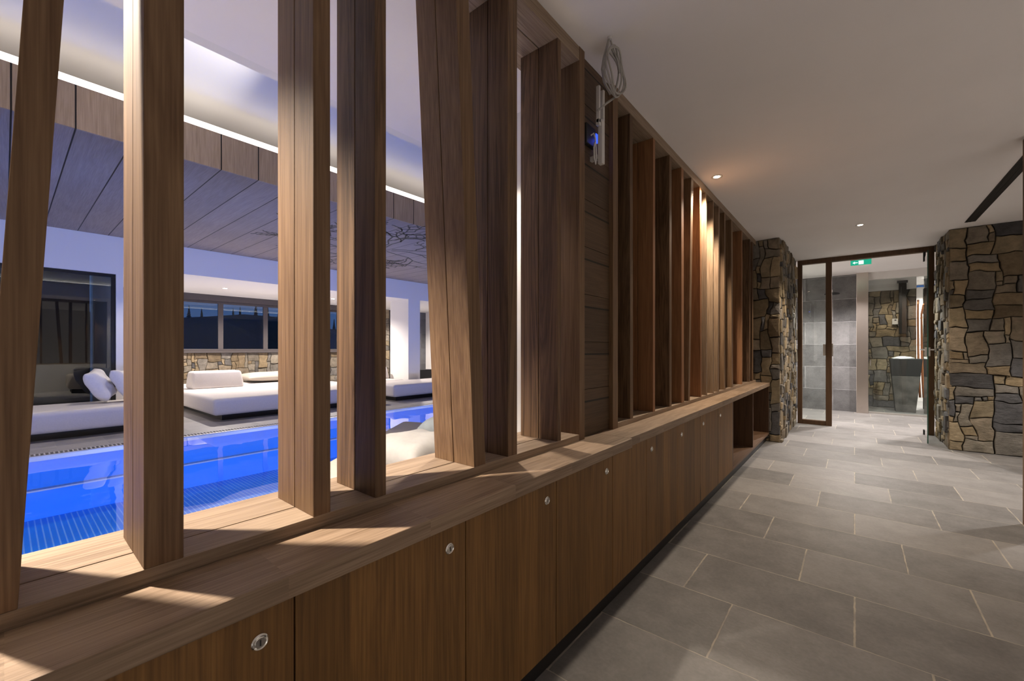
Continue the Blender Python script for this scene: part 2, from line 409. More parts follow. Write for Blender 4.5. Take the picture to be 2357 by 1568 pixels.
def stone_wall(name, faces, core, parent=None):
    """faces: list of stone_face args; core: list of boxes of mortar behind"""
    mb = MB(); tints = {}
    for a in faces: stone_face(mb, tints, *a[:6], **(a[6] if len(a) > 6 else {}))
    lay = mb.bm.loops.layers.float_color.new('tint')
    for f, c in tints.items():
        for l in f.loops: l[lay] = (*c, 1)
    mb.mi = 1
    for c in core: mb.box(*c)
    return mb.build(name, ['stone', 'mortar'], parent)

# ------------------------------------------------------------------ the setting
CEIL = 2.37
SX, JX, BX = -0.905, -0.998, -1.09            # screen front, joint between its two layers, back
SILL0, SILL1, HEAD = 0.690, 0.716, 2.31
struct(bx(-1.14, 3.2, -2.6, 9.30, -0.10, 0.0).build('floor', 'floor'))
struct(bx(0.02, 3.2, 9.30, 12.2, -0.10, 0.0).build('floor', 'floor'))
# pool deck around the basin
PX0, PX1, PY0, PY1 = -6.36, -3.25, -4.0, 8.0
dk = MB(); dk.box(PX1, -1.14, -4.5, 9.0, -0.1, 0).box(-11.3, PX0 - 0.16, -4.5, 9.2, -0.1, 0)
dk.box(PX0 - 0.16, PX1, -4.5, PY0, -0.1, 0).box(PX0 - 0.16, PX1, PY1, 9.0, -0.1, 0)
struct(dk.build('floor_deck', 'deck'))
struct(bx(PX0 - 0.16, PX1, PY0, PY1, -0.72, -0.62).build('floor_basin', 'pool_floor'))
pw = MB(); pw.box(PX0 - 0.16, PX0 - 0.03, PY0, PY1, -0.62, -0.05).box(PX1, PX1 + 0.1, PY0, PY1, -0.62, -0.1)
pw.box(PX0, PX1, PY0 - 0.1, PY0, -0.62, -0.1).box(PX0, PX1, PY1, PY1 + 0.1, -0.62, -0.1)
struct(pw.build('wall_basin', 'pool_wall'))
struct(bx(PX0 - 0.03, PX0 + 0.05, PY0, PY1, -0.62, -0.34).build('trim_1', 'pool_wall'))
struct(bx(PX0 - 0.03, PX0 + 0.055, PY0, PY1, -0.345, -0.33).build('trim_5', 'plastic'))
# corridor ceiling reaches over to the pool-side soffit edge
struct(bx(-2.087, 3.2, -2.6, 9.30, CEIL, CEIL + 0.12).build('ceiling', 'ceil'))
struct(bx(-2.147, -2.087, -4.5, 9.2, CEIL, 3.5).build('wall_soffit', 'pool_white'))
struct(bx(-8.45, -2.087, -4.5, 9.2, 3.38, 3.5).build('ceiling_upper', 'pool_white'))
struct(bx(0.02, 3.2, 9.30, 12.2, CEIL + 0.05, CEIL + 0.12).build('ceiling_back', 'ceil'))
# corridor side and end walls outside the frame
struct(bx(3.1, 3.2, -2.6, 3.80, 0, CEIL).build('wall_right', 'white'))
struct(bx(0.803, 0.93, 3.90, 3.995, 0, CEIL).build('trim_2', 'oak_z'))
struct(bx(-1.14, 3.2, -2.7, -2.6, 0, CEIL).build('wall_back', 'white'))
struct(bx(-1.14, -0.86, -2.6, -0.42, 0, CEIL).build('wall_left', 'white'))
struct(bx(2.6, 3.2, 3.8, 6.48, 0, CEIL).build('wall_niche', 'white'))
# stone pillars either side of the glass door
stone_wall('wall_pillar_left', [
    ((-1.14, 5.70, 0), (1, 0, 0), (0, 0, 1), (0, -1, 0), 0.475, CEIL, dict(big=(2, 5, 2, 6))),
    ((-0.675, 5.69, 0), (0, 1, 0), (0, 0, 1), (1, 0, 0), 1.68, CEIL, dict(big=(2, 5, 1, 4), relief=(0.004, 0.034)))],
    [(-1.14, -0.68, 5.705, 7.45, 0, CEIL)])['kind'] = 'structure'
stone_wall('wall_pillar_right', [
    ((0.785, 6.475, 0), (1, 0, 0), (0, 0, 1), (0, -1, 0), 1.82, CEIL, dict(big=(3, 9, 2, 5))),
    ((0.795, 6.465, 0), (0, 1, 0), (0, 0, 1), (-1, 0, 0), 0.93, CEIL, dict(big=(2, 5, 1, 4), relief=(0.004, 0.034)))],
    [(0.80, 2.7, 6.48, 7.45, 0, CEIL)])['kind'] = 'structure'
# room behind the glass door
struct(bx(-3.0, 0.03, 9.30, 9.42, 0, CEIL).build('wall_shower', 'wall_tile'))
struct(bx(-1.75, -1.65, 7.45, 9.30, 0, CEIL).build('wall_shower_side', 'wall_tile'))
struct(bx(-1.75, -1.14, 7.35, 7.45, 0, CEIL).build('wall_shower_front', 'white'))
struct(bx(0.18, 3.2, 9.24, 9.33, 2.246, CEIL).build('wall_lintel', 'white'))
struct(bx(3.1, 3.2, 7.4, 12.2, 0, CEIL).build('wall_far_right', 'white'))
struct(bx(0.02, 3.2, 12.1, 12.2, 0, CEIL).build('wall_far', 'white'))
struct(bx(0.02, 0.10, 9.42, 12.2, 0, CEIL).build('wall_far_left', 'wall_tile'))
stone_wall('wall_ice_niche', [((0.10, 10.42, 0.0), (1, 0, 0), (0, 0, 1), (0, -1, 0), 0.76, 2.17, dict(big=(3, 7, 2, 5)))], [(0.10, 0.86, 10.425, 10.6, 0, 2.17)])['kind'] = 'structure'
struct(bx(0.10, 0.86, 10.40, 10.6, 2.17, CEIL + 0.05).build('wall_ice_niche_top', 'ceil'))
stone_wall('wall_ice_niche_right', [((0.96, 10.42, 0.0), (1, 0, 0), (0, 0, 1), (0, -1, 0), 1.2, 2.17, dict(big=(3, 7, 2, 5)))], [(0.96, 2.2, 10.425, 10.6, 0, 2.17)])['kind'] = 'structure'
# pool room shell
struct(bx(-2.087, -1.14, -4.5, -4.4, 0, CEIL).build('wall_pool_near', 'pool_white'))
struct(bx(-8.45, -2.087, -4.6, -4.5, 0, 3.5).build('wall_pool_near', 'pool_white'))
struct(bx(-11.4, -1.14, 9.0, 9.2, 0, 3.5).build('wall_pool_end', 'pool_white'))
struct(bx(-1.22, -1.145, 1.95, 9.0, 0, CEIL).build('wall_pool_side', 'pool_white'))
struct(bx(-1.72, -1.145, 1.78, 1.95, 0, CEIL).build('wall_stub', 'pool_white'))
struct(bx(-1.17, -1.142, -0.42, 1.76, 0, SILL0).build('wall_low', 'pool_white'))
struct(bx(-1.22, -1.142, -4.4, -0.42, 0, CEIL).build('wall_pool_side', 'pool_white'))
wl = MB()      # far wall plane: solid left part with the big window opening, beam over the daybed recess
wl.box(-8.70, -8.40, -4.5, -1.30, 0, 3.5).box(-8.70, -8.40, -1.30, 1.045, 2.185, 3.5).box(-8.70, -8.40, -1.30, 1.045, 0, 0.10).box(-11.3, -8.40, 1.045, 1.124, 0, 3.5)
wl.box(-8.70, -8.40, 1.124, 9.0, 2.30, 3.5)
struct(wl.build('wall_left', 'pool_white'))
struct(bx(-9.15, -8.40, 6.25, 6.60, 0, 2.30).build('wall_column', 'pool_white'))
struct(bx(-11.3, -8.70, 1.124, 9.0, 2.30, 2.42).build('ceiling_recess', 'pool_white'))
stone_wall('wall_parapet', [((-11.2, 1.124, 0), (0, 1, 0), (0, 0, 1), (1, 0, 0), 5.5, 1.0, dict(cell=0.07, big=(2, 5, 2, 4)))], [(-11.4, -11.205, 1.124, 6.62, 0, 1.0)])['kind'] = 'structure'
stone_wall('wall_recess', [((-11.2, 6.62, 0), (0, 1, 0), (0, 0, 1), (1, 0, 0), 0.98, 2.30, dict(cell=0.07, big=(2, 5, 2, 4))), ((-11.2, 7.92, 0), (0, 1, 0), (0, 0, 1), (1, 0, 0), 0.5, 2.30, dict(cell=0.07, big=(2, 5, 2, 4)))], [(-11.4, -11.205, 6.62, 8.42, 0, 2.3)])['kind'] = 'structure'
struct(bx(-11.3, -11.15, 8.42, 9.0, 0, 2.30).build('wall_recess_tiled', 'wall_tile_dark'))
struct(bx(-11.3, -11.12, 1.124, 6.62, 2.165, 2.30).build('trim_3', 'mullion'))
struct(bx(-11.26, -11.10, 1.124, 6.62, 1.0, 1.035).build('trim_4', 'mullion'))
struct(bx(-11.22, -11.15, 7.62, 7.90, 1.0, 1.82).build('window_3', 'black'))

# dark room behind the big window
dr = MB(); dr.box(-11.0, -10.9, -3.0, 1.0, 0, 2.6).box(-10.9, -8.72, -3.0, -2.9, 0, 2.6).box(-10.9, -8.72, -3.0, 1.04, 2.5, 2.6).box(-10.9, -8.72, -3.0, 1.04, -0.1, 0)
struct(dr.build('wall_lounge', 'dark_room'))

def window(name, x, y0, y1, z0, z1, mull, fr, mat, w=0.06):
    f = MB(); f.box(x - 0.05, x, y0, y1, z0, z0 + fr).box(x - 0.05, x, y0, y1, z1 - fr, z1).box(x - 0.05, x, y0, y0 + fr, z0 + fr, z1 - fr).box(x - 0.05, x, y1 - fr, y1, z0 + fr, z1 - fr)
    for a in mull: f.box(x - 0.05, x, a - w / 2, a + w / 2, z0 + fr, z1 - fr)
    o = struct(f.build(name, mat, bevel=0.003))
    e = [y0 + fr] + [v for a in mull for v in (a - w / 2, a + w / 2)] + [y1 - fr]
    for a, b in zip(e[::2], e[1::2]):
        bx(x - 0.034, x - 0.026, a, b, z0 + fr, z1 - fr).build('pane', 'window_glass', o)
    return o
window('window_1', -8.44, -1.30, 1.045, 0.10, 2.185, [], 0.045, 'black_metal')
window('window_2', -11.20, 1.124, 6.62, 1.035, 2.165, [2.15, 3.145, 4.085, 5.03, 5.97], 0.05, 'mullion', 0.10)

# hillside with conifers seen through the strip window
hl = MB()
for i in range(14):
    pass
top = [(-62, y, 4.4 + 0.9 * math.sin(y * 0.09) + 0.5 * math.sin(y * 0.31 + 1)) for y in range(0, 130, 4)]
rings = [[(p[0] + 46, p[1], -3.0), (p[0] + 6, p[1], p[2] - 0.8), (p[0], p[1], p[2]), (p[0] - 30, p[1], p[2] - 2), (p[0] - 30, p[1], -4)] for p in top]
struct(hl.loft(rings).build('ground_hill', 'hill'))
def conifer(h):
    b = MB(); r = R
    b.tube([(0, 0, -0.3), (0, 0, h * 0.3)], 0.07, 6)
    for k in range(6):
        z0 = h * (0.08 + 0.14 * k); rr = h * 0.17 * (1 - k / 6.5)
        n = 9
        b.loft([[(math.cos(a * math.tau / n) * rr * r.uniform(0.75, 1.15), math.sin(a * math.tau / n) * rr * r.uniform(0.75, 1.15), z0 - 0.03 * h * r.random()) for a in range(n)],
                [(math.cos(a * math.tau / n) * rr * 0.12, math.sin(a * math.tau / n) * rr * 0.12, z0 + h * 0.20) for a in range(n)]])
    return b
tr0 = None
for i in range(46):
    y = 13 + i * 1.35 + R.uniform(-0.5, 0.5); h = R.uniform(1.2, 2.6)
    zt = 4.4 + 0.9 * math.sin(y * 0.09) + 0.5 * math.sin(y * 0.31 + 1)
    if tr0 is None:
        o = tr0 = conifer(2.0).build('conifer_tree', 'conifer')
    else:
        o = tr0.copy(); C.objects.link(o)
    s = h / 2.0; o.scale = (s, s, s); o.location = (-61.5 + R.uniform(-1, 1), y, zt - 0.35); o.rotation_euler = (0, 0, R.uniform(0, 6))
    tag(o, 'small dark conifer on the ridge outside the strip window', 'tree', 'conifers on the ridge')

# ------------------------------------------------------------------ downlights
def downlight(x, y, z, label, watts, col=(1, 0.84, 0.66), ang=100, lens='lens', group='recessed ceiling downlights', r=0.028, blend=0.5, size=0.03):
    t = thing('ceiling_downlight', (x, y, z), label, 'downlight', group)
    MB().lathe([(r * 0.75, 0.006), (r * 0.75, -0.001), (r, -0.003), (r + 0.010, -0.002), (r + 0.010, 0.006)], (x, y, z), (0, 0, 1), 24).build('trim_ring', 'plastic', t, smooth=False)
    MB().lathe([(r * 0.72, 0.006), (r * 0.72, 0.002)], (x, y, z - 0.004), (0, 0, 1), 20).build('lens', lens, t)
    ld = bpy.data.lights.new('spot', 'SPOT'); ld.energy = watts; ld.color = col; ld.spot_size = math.radians(ang); ld.spot_blend = blend; ld.shadow_soft_size = size
    lo = bpy.data.objects.new('lamp', ld); C.objects.link(lo); lo.parent = t; lo.location = (0, 0, -0.03)
    return t
downlight(-0.796, 3.383, CEIL, 'lit ceiling downlight close to the slatted oak screen', W_CORR, ang=125, r=0.03)
downlight(0.045, 5.641, CEIL, 'lit ceiling downlight in front of the glass door', W_CORR * 0.75, ang=115, r=0.03)
for (x, y, k, an) in ((2.2, -1.4, 2.0, 60), (2.2, 0.5, 2.0, 60), (2.2, 2.4, 2.0, 60), (0.3, -1.6, 0.8, 60), (1.75, 5.15, 0.45, 100)):  # all but the niche one added for floor bounce onto the ceiling
    downlight(x, y, CEIL, 'unseen ceiling downlight brightening the corridor', W_CORR_OFF * k, ang=an, group='unseen downlights brightening the corridor', col=(1, 0.95, 0.90))
for x, y, k in ((-1.62, -0.22, 1.0), (-1.45, 1.5, 0.22), (-1.62, -1.6, 0.7)):
    dl = downlight(x, y, CEIL, 'pool soffit downlight behind the oak screen', W_SOFFIT * k, (1, 0.88, 0.74), 110 if y < 1 else 74, group='pool soffit downlights')
    if y > 1: dl.children[2].rotation_euler = Vector((0, 0, -1)).rotation_difference(Vector((0.65, -1.0, -1.67))).to_euler()      # tilted towards the bench top
for y in (-0.95, 1.42):  # added out of sight to brighten the daybeds and the beam
    downlight(-7.6, y, 2.735, 'unseen downlight added to the suspended wooden ceiling to brighten the daybeds', W_ALCOVE * 0.2, (1, 0.92, 0.86), 90, 'lens_cool', 'added downlights of the suspended ceiling', r=0.03, size=0.05)
for (y, nm) in ((2.811, 'bright downlight over the daybed with the backrest block'), (5.049, 'bright downlight glimpsed between the third and fourth posts'), (7.6, 'downlight of the daybed recess behind the white column')):
    downlight(-9.76, y, 2.30, nm, W_ALCOVE, (1, 0.90, 0.82), 150, 'lens_cool', 'daybed recess downlights', r=0.05, size=0.05)
for (x, y) in ((-0.86, 8.0), (0.02, 7.98), (0.95, 8.0)):
    downlight(x, y, CEIL, 'downlight of the tiled room behind the glass door', W_FAR * (0.4 if x < -0.5 else 1.0), (1, 0.94, 0.91), 140, 'lens_cool', 'downlights behind the glass door')
downlight(0.6, 9.85, CEIL + 0.05, 'downlight over the ice fountain', W_FAR * 0.2, (1, 0.85, 0.7), 110, 'lens', 'downlights behind the glass door')
downlight(1.2, 11.3, CEIL + 0.05, 'downlight in the white passage beside the copper pipes', W_FAR * 2.2, (1, 0.95, 0.92), 150, 'lens_cool', 'downlights behind the glass door')

# uplights standing on the soffit ledge wash the upper pool ceiling
for y in (-2.4, 1.03):
    t = thing('ceiling_uplight', (-2.2, y, 2.66), 'uplight on the pool room soffit washing the upper ceiling', 'uplight', 'soffit uplights')
    MB().box(-2.26, -2.147, y - 0.05, y + 0.05, 2.62, 2.66).build('bracket', 'plastic', t)
    ld = bpy.data.lights.new('spot', 'SPOT'); ld.energy = W_UP; ld.color = (1, 0.93, 0.86); ld.spot_size = math.radians(26); ld.spot_blend = 1.0; ld.shadow_soft_size = 0.04
    lo = bpy.data.objects.new('lamp', ld); C.objects.link(lo); lo.parent = t; lo.location = (-0.05, 0, 0.06)
    lo.rotation_euler = (0, math.radians(180 - 67), 0)

t = thing('added_cove_strip', (-2.17, 2, 2.7), 'hidden light strip added on the soffit to brighten the upper pool ceiling', 'light strip')  # added fill strip, hidden by the soffit, whitens the bluish upper ceiling
bx(-2.20, -2.147, -4.2, 8.8, 2.66, 2.70).build('profile', 'plastic', t); bx(-2.195, -2.150, -4.2, 8.8, 2.70, 2.705).build('strip', 'led_fill', t)
# underwater lamps in the basin walls
for y in (-2.8, -0.8, 1.2, 3.2, 5.2, 7.2):
    t = thing('pool_lamp', (PX1 - 0.02, y, -0.20), 'round underwater lamp in the near pool wall', 'pool lamp', 'underwater pool lamps')
    MB().lathe([(0.11, 0), (0.12, 0.012), (0.10, 0.022), (0.09, 0.022)], (PX1, y, -0.20), (-1, 0, 0), 24).build('bezel', 'chrome', t)
    ld = bpy.data.lights.new('spot', 'SPOT'); ld.energy = W_POOL; ld.color = (0.34, 0.42, 1.0); ld.spot_size = math.radians(134); ld.spot_blend = 0.45; ld.shadow_soft_size = 0.09
    lo = bpy.data.objects.new('lamp', ld); C.objects.link(lo); lo.parent = t; lo.location = (-0.04, 0, 0.02)
    lo.rotation_euler = (0, math.radians(90 + 4), 0)

# ------------------------------------------------------------------ lockers, bench tops, open shelves
DX, DB = -0.772, 0.088
def lock(mb_parent, y, z):
    b = MB()
    b.lathe([(0.0135, -0.001), (0.0135, 0.0025), (0.0115, 0.0045), (0.0095, 0.0035), (0.0095, 0.002)], (DX, y, z), (1, 0, 0), 28)
    b.lathe([(0.0088, 0.0), (0.0088, 0.0035), (0.0075, 0.0045)], (DX, y, z), (1, 0, 0), 24)
    b.mi = 1; b.box(DX + 0.0035, DX + 0.0049, y - 0.0012, y + 0.0012, z - 0.0055, z + 0.0045)
    return b.build('lock', ['chrome', 'black'], mb_parent, smooth=False)
def locker(y0, y1, ly, label, grp):
    t = thing('locker_cabinet', (-0.94, (y0 + y1) / 2, 0), label, 'cabinet', grp)
    b = MB(); x0, x1 = -1.13, DX - 0.021; z0, z1 = DB, SILL0 - 0.040
    b.box(x0, x0 + 0.01, y0, y1, z0, z1).box(x0, x1, y0, y0 + 0.016, z0, z1).box(x0, x1, y1 - 0.016, y1, z0, z1).box(x0, x1, y0, y1, z0, z0 + 0.016).box(x0, x1, y0, y1, z1 - 0.016, z1)
    b.build('carcass', 'shelf', t)
    d = bx(DX - 0.020, DX, y0 + 0.0014, y1 - 0.0014, DB, SILL0 - 0.041).build('door', 'door', t, bevel=0.0008)
    if ly is not None: lock(d, ly, 0.589)
    return t
NEAR = [(-0.095, 0.329), (0.329, 0.753), (0.753, 1.174), (1.174, 1.594)]
FARD = [(1.957, 2.415), (2.415, 2.862), (2.862, 3.312), (3.312, 3.790)]
nl = ['oak locker cabinet nearest the camera, its lock at the bottom left of the photo', 'second oak locker cabinet from the camera, dark knot below its lock', 'third oak locker cabinet from the camera', 'fourth oak locker cabinet from the camera, just before the step in the worktop']
fl = ['first oak locker cabinet beyond the lockless panel', 'second oak locker cabinet beyond the lockless panel', 'second oak locker cabinet before the open shelf unit', 'oak locker cabinet next to the open shelf unit']
for (a, b_), l in zip(NEAR, nl): locker(a, b_, b_ - 0.057, l, 'oak locker cabinets under the worktop')
for (a, b_), l in zip(FARD, fl): locker(a, b_, a + 0.061, l, 'oak locker cabinets under the worktop')
locker(-0.42, -0.095, None, 'oak cabinet front at the near end of the row, mostly outside the frame', 'oak locker cabinets under the worktop')
tag(bx(-1.13, DX, 1.596, 1.955, DB, SILL0 - 0.041).build('filler_panel', 'door', bevel=0.001), 'plain oak panel without a lock between the near and the far lockers', 'panel')
t = thing('open_shelf_unit', (-0.94, 4.74, 0), 'open oak shelf unit with two bays at the far end of the lockers', 'shelf unit')
s0, s1 = 3.792, 5.66
bx(-1.13, -1.115, s0, s1, DB, 0.65).build('back_panel', 'dark_z', t)
bx(-1.115, DX, s0, s1, DB, DB + 0.022).build('bottom_shelf', 'shelf', t)
bx(-1.115, DX - 0.001, s0, s0 + 0.024, DB + 0.022, 0.65).build('side_panel', 'dark_z', t)
bx(-1.115, DX - 0.001, s1 - 0.022, s1, DB + 0.022, 0.65).build('side_panel', 'dark_z', t)
bx(-1.115, DX - 0.004, 4.69, 4.712, DB + 0.022, 0.65).build('divider', 'dark_z', t)
tag(bx(-1.12, -0.805, -0.42, 5.66, 0, DB).build('cabinet_plinth', 'black'), 'black recessed plinth under the row of lockers', 'plinth')
tag(bx(-1.14, -0.750, -0.42, 1.742, 0.650, SILL0).build('worktop', 'top', bevel=0.002), 'near oak worktop over the first lockers with overhanging front edge', 'worktop')
tag(bx(-1.14, -0.764, 1.7425, 5.665, 0.650, SILL0).build('worktop', 'top', bevel=0.002), 'far oak worktop running to the stone pillar', 'worktop')

# ------------------------------------------------------------------ the slatted oak screen
def two_board(name, y0, y1, z0, z1, label, cat, grp, xb=-1.14):
    t = thing(name, ((SX + BX) / 2, (y0 + y1) / 2, z0), label, cat, grp)
    bx(JX + 0.002, SX, y0, y1, z0, z1).build('front_board', 'oak_y', t, bevel=0.001)
    bx(xb, JX - 0.002, y0, y1, z0, z1).build('back_board', 'oak_y', t, bevel=0.001)
    return t
two_board('screen_sill', -0.42, 1.553, SILL0, SILL1, 'near double oak sill carrying the widely spaced posts', 'sill', 'screen sills')
two_board('screen_sill', 1.926, 5.66, SILL0, SILL1, 'far double oak sill between the boarded panel and the stone pillar', 'sill', 'screen sills', BX)
two_board('screen_header', -0.42, 1.553, HEAD, CEIL - 0.002, 'near oak header under the ceiling over the widely spaced posts', 'header', 'screen headers')
two_board('screen_header', 1.926, 5.66, HEAD, CEIL - 0.002, 'far oak header under the ceiling over the closely spaced posts', 'header', 'screen headers', BX)
def post(b0, b1, t0, t1, label, grp, mat='oak_z', z0=SILL1, z1=HEAD, off=0.0, xb=BX):
    th = thing('screen_post', ((SX + BX) / 2, (b0 + b1) / 2, z0), label, 'post', grp)
    for nm, x0, x1, d in (('front_board', JX + 0.0015, SX, 0.0), ('back_board', xb, JX - 0.0015, off)):
        MB().hexa([(x0, b0 + d, z0), (x1, b0 + d, z0), (x1, b1 + d, z0), (x0, b1 + d, z0), (x0, t0 + d, z1), (x1, t0 + d, z1), (x1, t1 + d, z1), (x0, t1 + d, z1)]).build(nm, mat, th, bevel=0.0012)
    return th
GA, GB = 'widely spaced posts of the near screen', 'closely spaced posts of the far screen'
post(-0.026, 0.012, 0.054, 0.092, 'leaning oak post at the left edge of the photo, dark front', GA)
post(0.146, 0.199, 0.146, 0.200, 'second oak post from the left, broad dark front and bright lit side', GA)
post(0.425, 0.463, 0.424, 0.462, 'third oak post from the left, upright with two pale side boards', GA)
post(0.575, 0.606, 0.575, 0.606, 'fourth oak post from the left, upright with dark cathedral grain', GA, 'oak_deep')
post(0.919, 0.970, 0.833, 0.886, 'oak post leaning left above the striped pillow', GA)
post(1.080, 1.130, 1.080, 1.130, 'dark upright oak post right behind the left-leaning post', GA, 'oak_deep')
post(1.385, 1.410, 1.385, 1.410, 'thin dark oak post in front of the bright gap, before the boarded panel', GA, 'oak_deep')
bs = [(2.075, 2.112, 2.070, 2.106), (2.392, 2.426, 2.395, 2.428), (2.672, 2.713, 2.672, 2.713), (2.912, 2.966, 2.905, 2.952), (3.055, 3.095, 3.126, 3.180), (3.362, 3.390, 3.340, 3.385), (3.522, 3.548, 3.500, 3.530), (3.720, 3.747, 3.720, 3.747),
      (3.875, 3.915, 3.905, 3.945), (4.106, 4.150, 4.110, 4.155), (4.400, 4.460, 4.380, 4.440), (4.852, 4.890, 4.852, 4.890), (5.269, 5.310, 5.290, 5.330), (5.440, 5.490, 5.440, 5.490)]
ordn = ['first', 'second', 'third', 'fourth', 'fifth', 'sixth', 'seventh', 'eighth', 'ninth', 'tenth', 'eleventh', 'twelfth', 'thirteenth', 'last']
for i, (q, nm) in enumerate(zip(bs, ordn)):
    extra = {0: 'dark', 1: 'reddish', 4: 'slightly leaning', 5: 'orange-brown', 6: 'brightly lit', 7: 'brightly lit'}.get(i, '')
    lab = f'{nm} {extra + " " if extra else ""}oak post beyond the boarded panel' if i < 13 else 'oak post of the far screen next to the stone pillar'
    post(*q, lab, GB, {0: 'oak_deep', 1: 'oak_red', 2: 'oak_deep', 3: 'oak_red', 5: 'oak_red', 6: 'oak_lamplit', 7: 'oak_lamplit', 8: 'oak_lamplit', 11: 'oak_red', 12: 'oak_deep', 13: 'oak_deep'}.get(i, 'oak_z'))
# jambs and the boarded panel between the two screens
for y0, y1, lab in ((1.553, 1.597, 'dark oak jamb left of the boarded panel'), (1.872, 1.926, 'dark oak jamb right of the boarded panel')):
    tag(bx(BX, SX + 0.001, y0, y1, SILL0, CEIL).build('screen_jamb', 'oak_z', bevel=0.001), lab, 'jamb', 'jambs of the boarded panel')
pb = MB(); zc = SILL0
while zc < CEIL - 0.01:
    z2 = min(CEIL, zc + 0.2115); pb.box(BX, -0.925, 1.597, 1.872, zc + 0.001, z2 - 0.001); zc = z2
pb.box(BX + 0.01, -0.932, 1.597, 1.872, SILL0, CEIL)
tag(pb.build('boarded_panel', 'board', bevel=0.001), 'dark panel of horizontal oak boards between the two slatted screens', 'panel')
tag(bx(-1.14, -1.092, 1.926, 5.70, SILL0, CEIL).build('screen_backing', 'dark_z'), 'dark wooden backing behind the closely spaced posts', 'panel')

# ------------------------------------------------------------------ cable coil, conduit and box on the panel
t = thing('cable_coil', (-0.78, 1.587, CEIL), 'coiled grey cable hanging from the ceiling beside the boarded panel', 'cable')
def loop(cx, cy, cz, ry, rz, ph=0, turns=1, dx=0.0, n=28):
    return [(cx + dx * math.sin(3 * a + ph), cy + ry * math.cos(a) * (1 + 0.05 * math.sin(2 * a + ph)), cz + rz * math.sin(a)) for a in [k * math.tau / n * turns for k in range(int(n * turns))]]
b = MB()
for k in range(4): b.tube(loop(-0.78 + 0.006 * k, 1.60 + 0.005 * k, 2.225 + 0.004 * k, 0.060 + 0.005 * k, 0.088 + 0.006 * (k % 3), k, 1, 0.006), 0.0040, 7, True)
b.build('loops', 'cable', t, smooth=True)
b = MB(); b.tube([(-0.782, 1.587, CEIL), (-0.784, 1.572, 2.33), (-0.79, 1.552, 2.27), (-0.795, 1.545, 2.22), (-0.79, 1.553, 2.17), (-0.785, 1.60, 2.14)], 0.0045, 7)
b.tube([(-0.782, 1.588, CEIL), (-0.778, 1.608, 2.335), (-0.77, 1.640, 2.29), (-0.77, 1.655, 2.25)], 0.0035, 7); b.build('lead', 'cable', t, smooth=True)
b = MB().lathe([(0.010, 0), (0.010, -0.012)], (-0.782, 1.588, CEIL), (0, 0, 1), 12); b.build('ceiling_grommet', 'plastic', t)
b = MB().tube([(-0.78, 1.625, 2.135), (-0.80, 1.60, 2.11), (-0.82, 1.555, 2.065)], 0.0045, 7); b.build('cable_end', 'cable', t, smooth=True)
t = thing('plastic_conduit', (-0.87, 1.69, 1.91), 'white upright plastic strip with forked top on the boarded panel', 'conduit')
b = MB(); b.box(-0.885, -0.862, 1.678, 1.704, 1.905, 2.10); b.box(-0.885, -0.868, 1.662, 1.676, 2.08, 2.245).box(-0.878, -0.862, 1.690, 1.704, 2.09, 2.235)
b.box(-0.886, -0.868, 1.662, 1.704, 2.07, 2.10)
b.build('strip', 'plastic', t, bevel=0.003)
bx(-0.925, -0.885, 1.682, 1.700, 1.93, 1.95).build('wall_clip', 'plastic', t)
t = thing('junction_box', (-0.925, 1.70, 2.0), 'black socket box with loose white wire on the boarded panel', 'box')
b = MB(); b.box(-0.9245, -0.905, 1.615, 1.70, 1.985, 2.075).build('housing', 'black', t, bevel=0.004)
MB().tube([(-0.906, 1.655, 2.03), (-0.894, 1.66, 2.038), (-0.891, 1.668, 2.02), (-0.891, 1.674, 1.98), (-0.891, 1.678, 1.93), (-0.891, 1.672, 1.905), (-0.893, 1.662, 1.93), (-0.893, 1.660, 1.975), (-0.892, 1.666, 2.0)], 0.0035, 7).build('wire', 'plastic', t, smooth=True)
bx(-0.9245, -0.905, 1.702, 1.722, 2.02, 2.06).build('indicator', 'blue_led', t, bevel=0.002)
ld = bpy.data.lights.new('led', 'POINT'); ld.energy = 0.05; ld.color = (0.05, 0.1, 1); ld.shadow_soft_size = 0.01
lo = bpy.data.objects.new('indicator_lamp', ld); C.objects.link(lo); lo.parent = t; lo.location = (0.035, 0.03, 0.04)

# black slot in the corridor ceiling
t = thing('ceiling_slot_diffuser', (0.902, 4.7, CEIL), 'long black slot diffuser in the white corridor ceiling', 'air diffuser')
bx(0.864, 0.940, 3.996, 6.20, CEIL - 0.004, CEIL + 0.0005).build('slot', 'black', t)
bx(0.880, 0.884, 3.996, 6.20, CEIL - 0.006, CEIL - 0.004).build('fin', 'black_metal', t)
bx(0.905, 0.909, 3.996, 6.20, CEIL - 0.006, CEIL - 0.004).build('fin', 'black_metal', t)

# ------------------------------------------------------------------ glass door
fy0, fy1 = 7.36, 7.44
f = MB(); f.box(-0.645, -0.590, fy0, fy1, 0, CEIL).box(0.716, 0.770, fy0, fy1, 0, CEIL).box(-0.59, 0.716, fy0, fy1, 2.308, CEIL)
f.box(-0.315, -0.247, fy0 - 0.01, fy1, 0, 2.308).box(-0.59, -0.315, fy0, fy1, 0, 0.06)
door = struct(f.build('door_1', 'frame', bevel=0.002))
bx(-0.59, -0.315, 7.395, 7.405, 0.06, 2.308).build('side_pane', 'glass', door)
LA, LB = Vector((0.640, 6.628, 0)), Vector((0.684, 7.42, 0)); LD = (LB - LA).normalized(); LN = Vector((LD.y, -LD.x, 0))
def slab(mb, a, b, n0, n1, z0, z1):      # box along the open door leaf, a..b metres from its free edge
    q = [LA + LD * a + LN * n0, LA + LD * b + LN * n0, LA + LD * b + LN * n1, LA + LD * a + LN * n1]
    return mb.hexa([(p.x, p.y, z0) for p in q] + [(p.x, p.y, z1) for p in q])
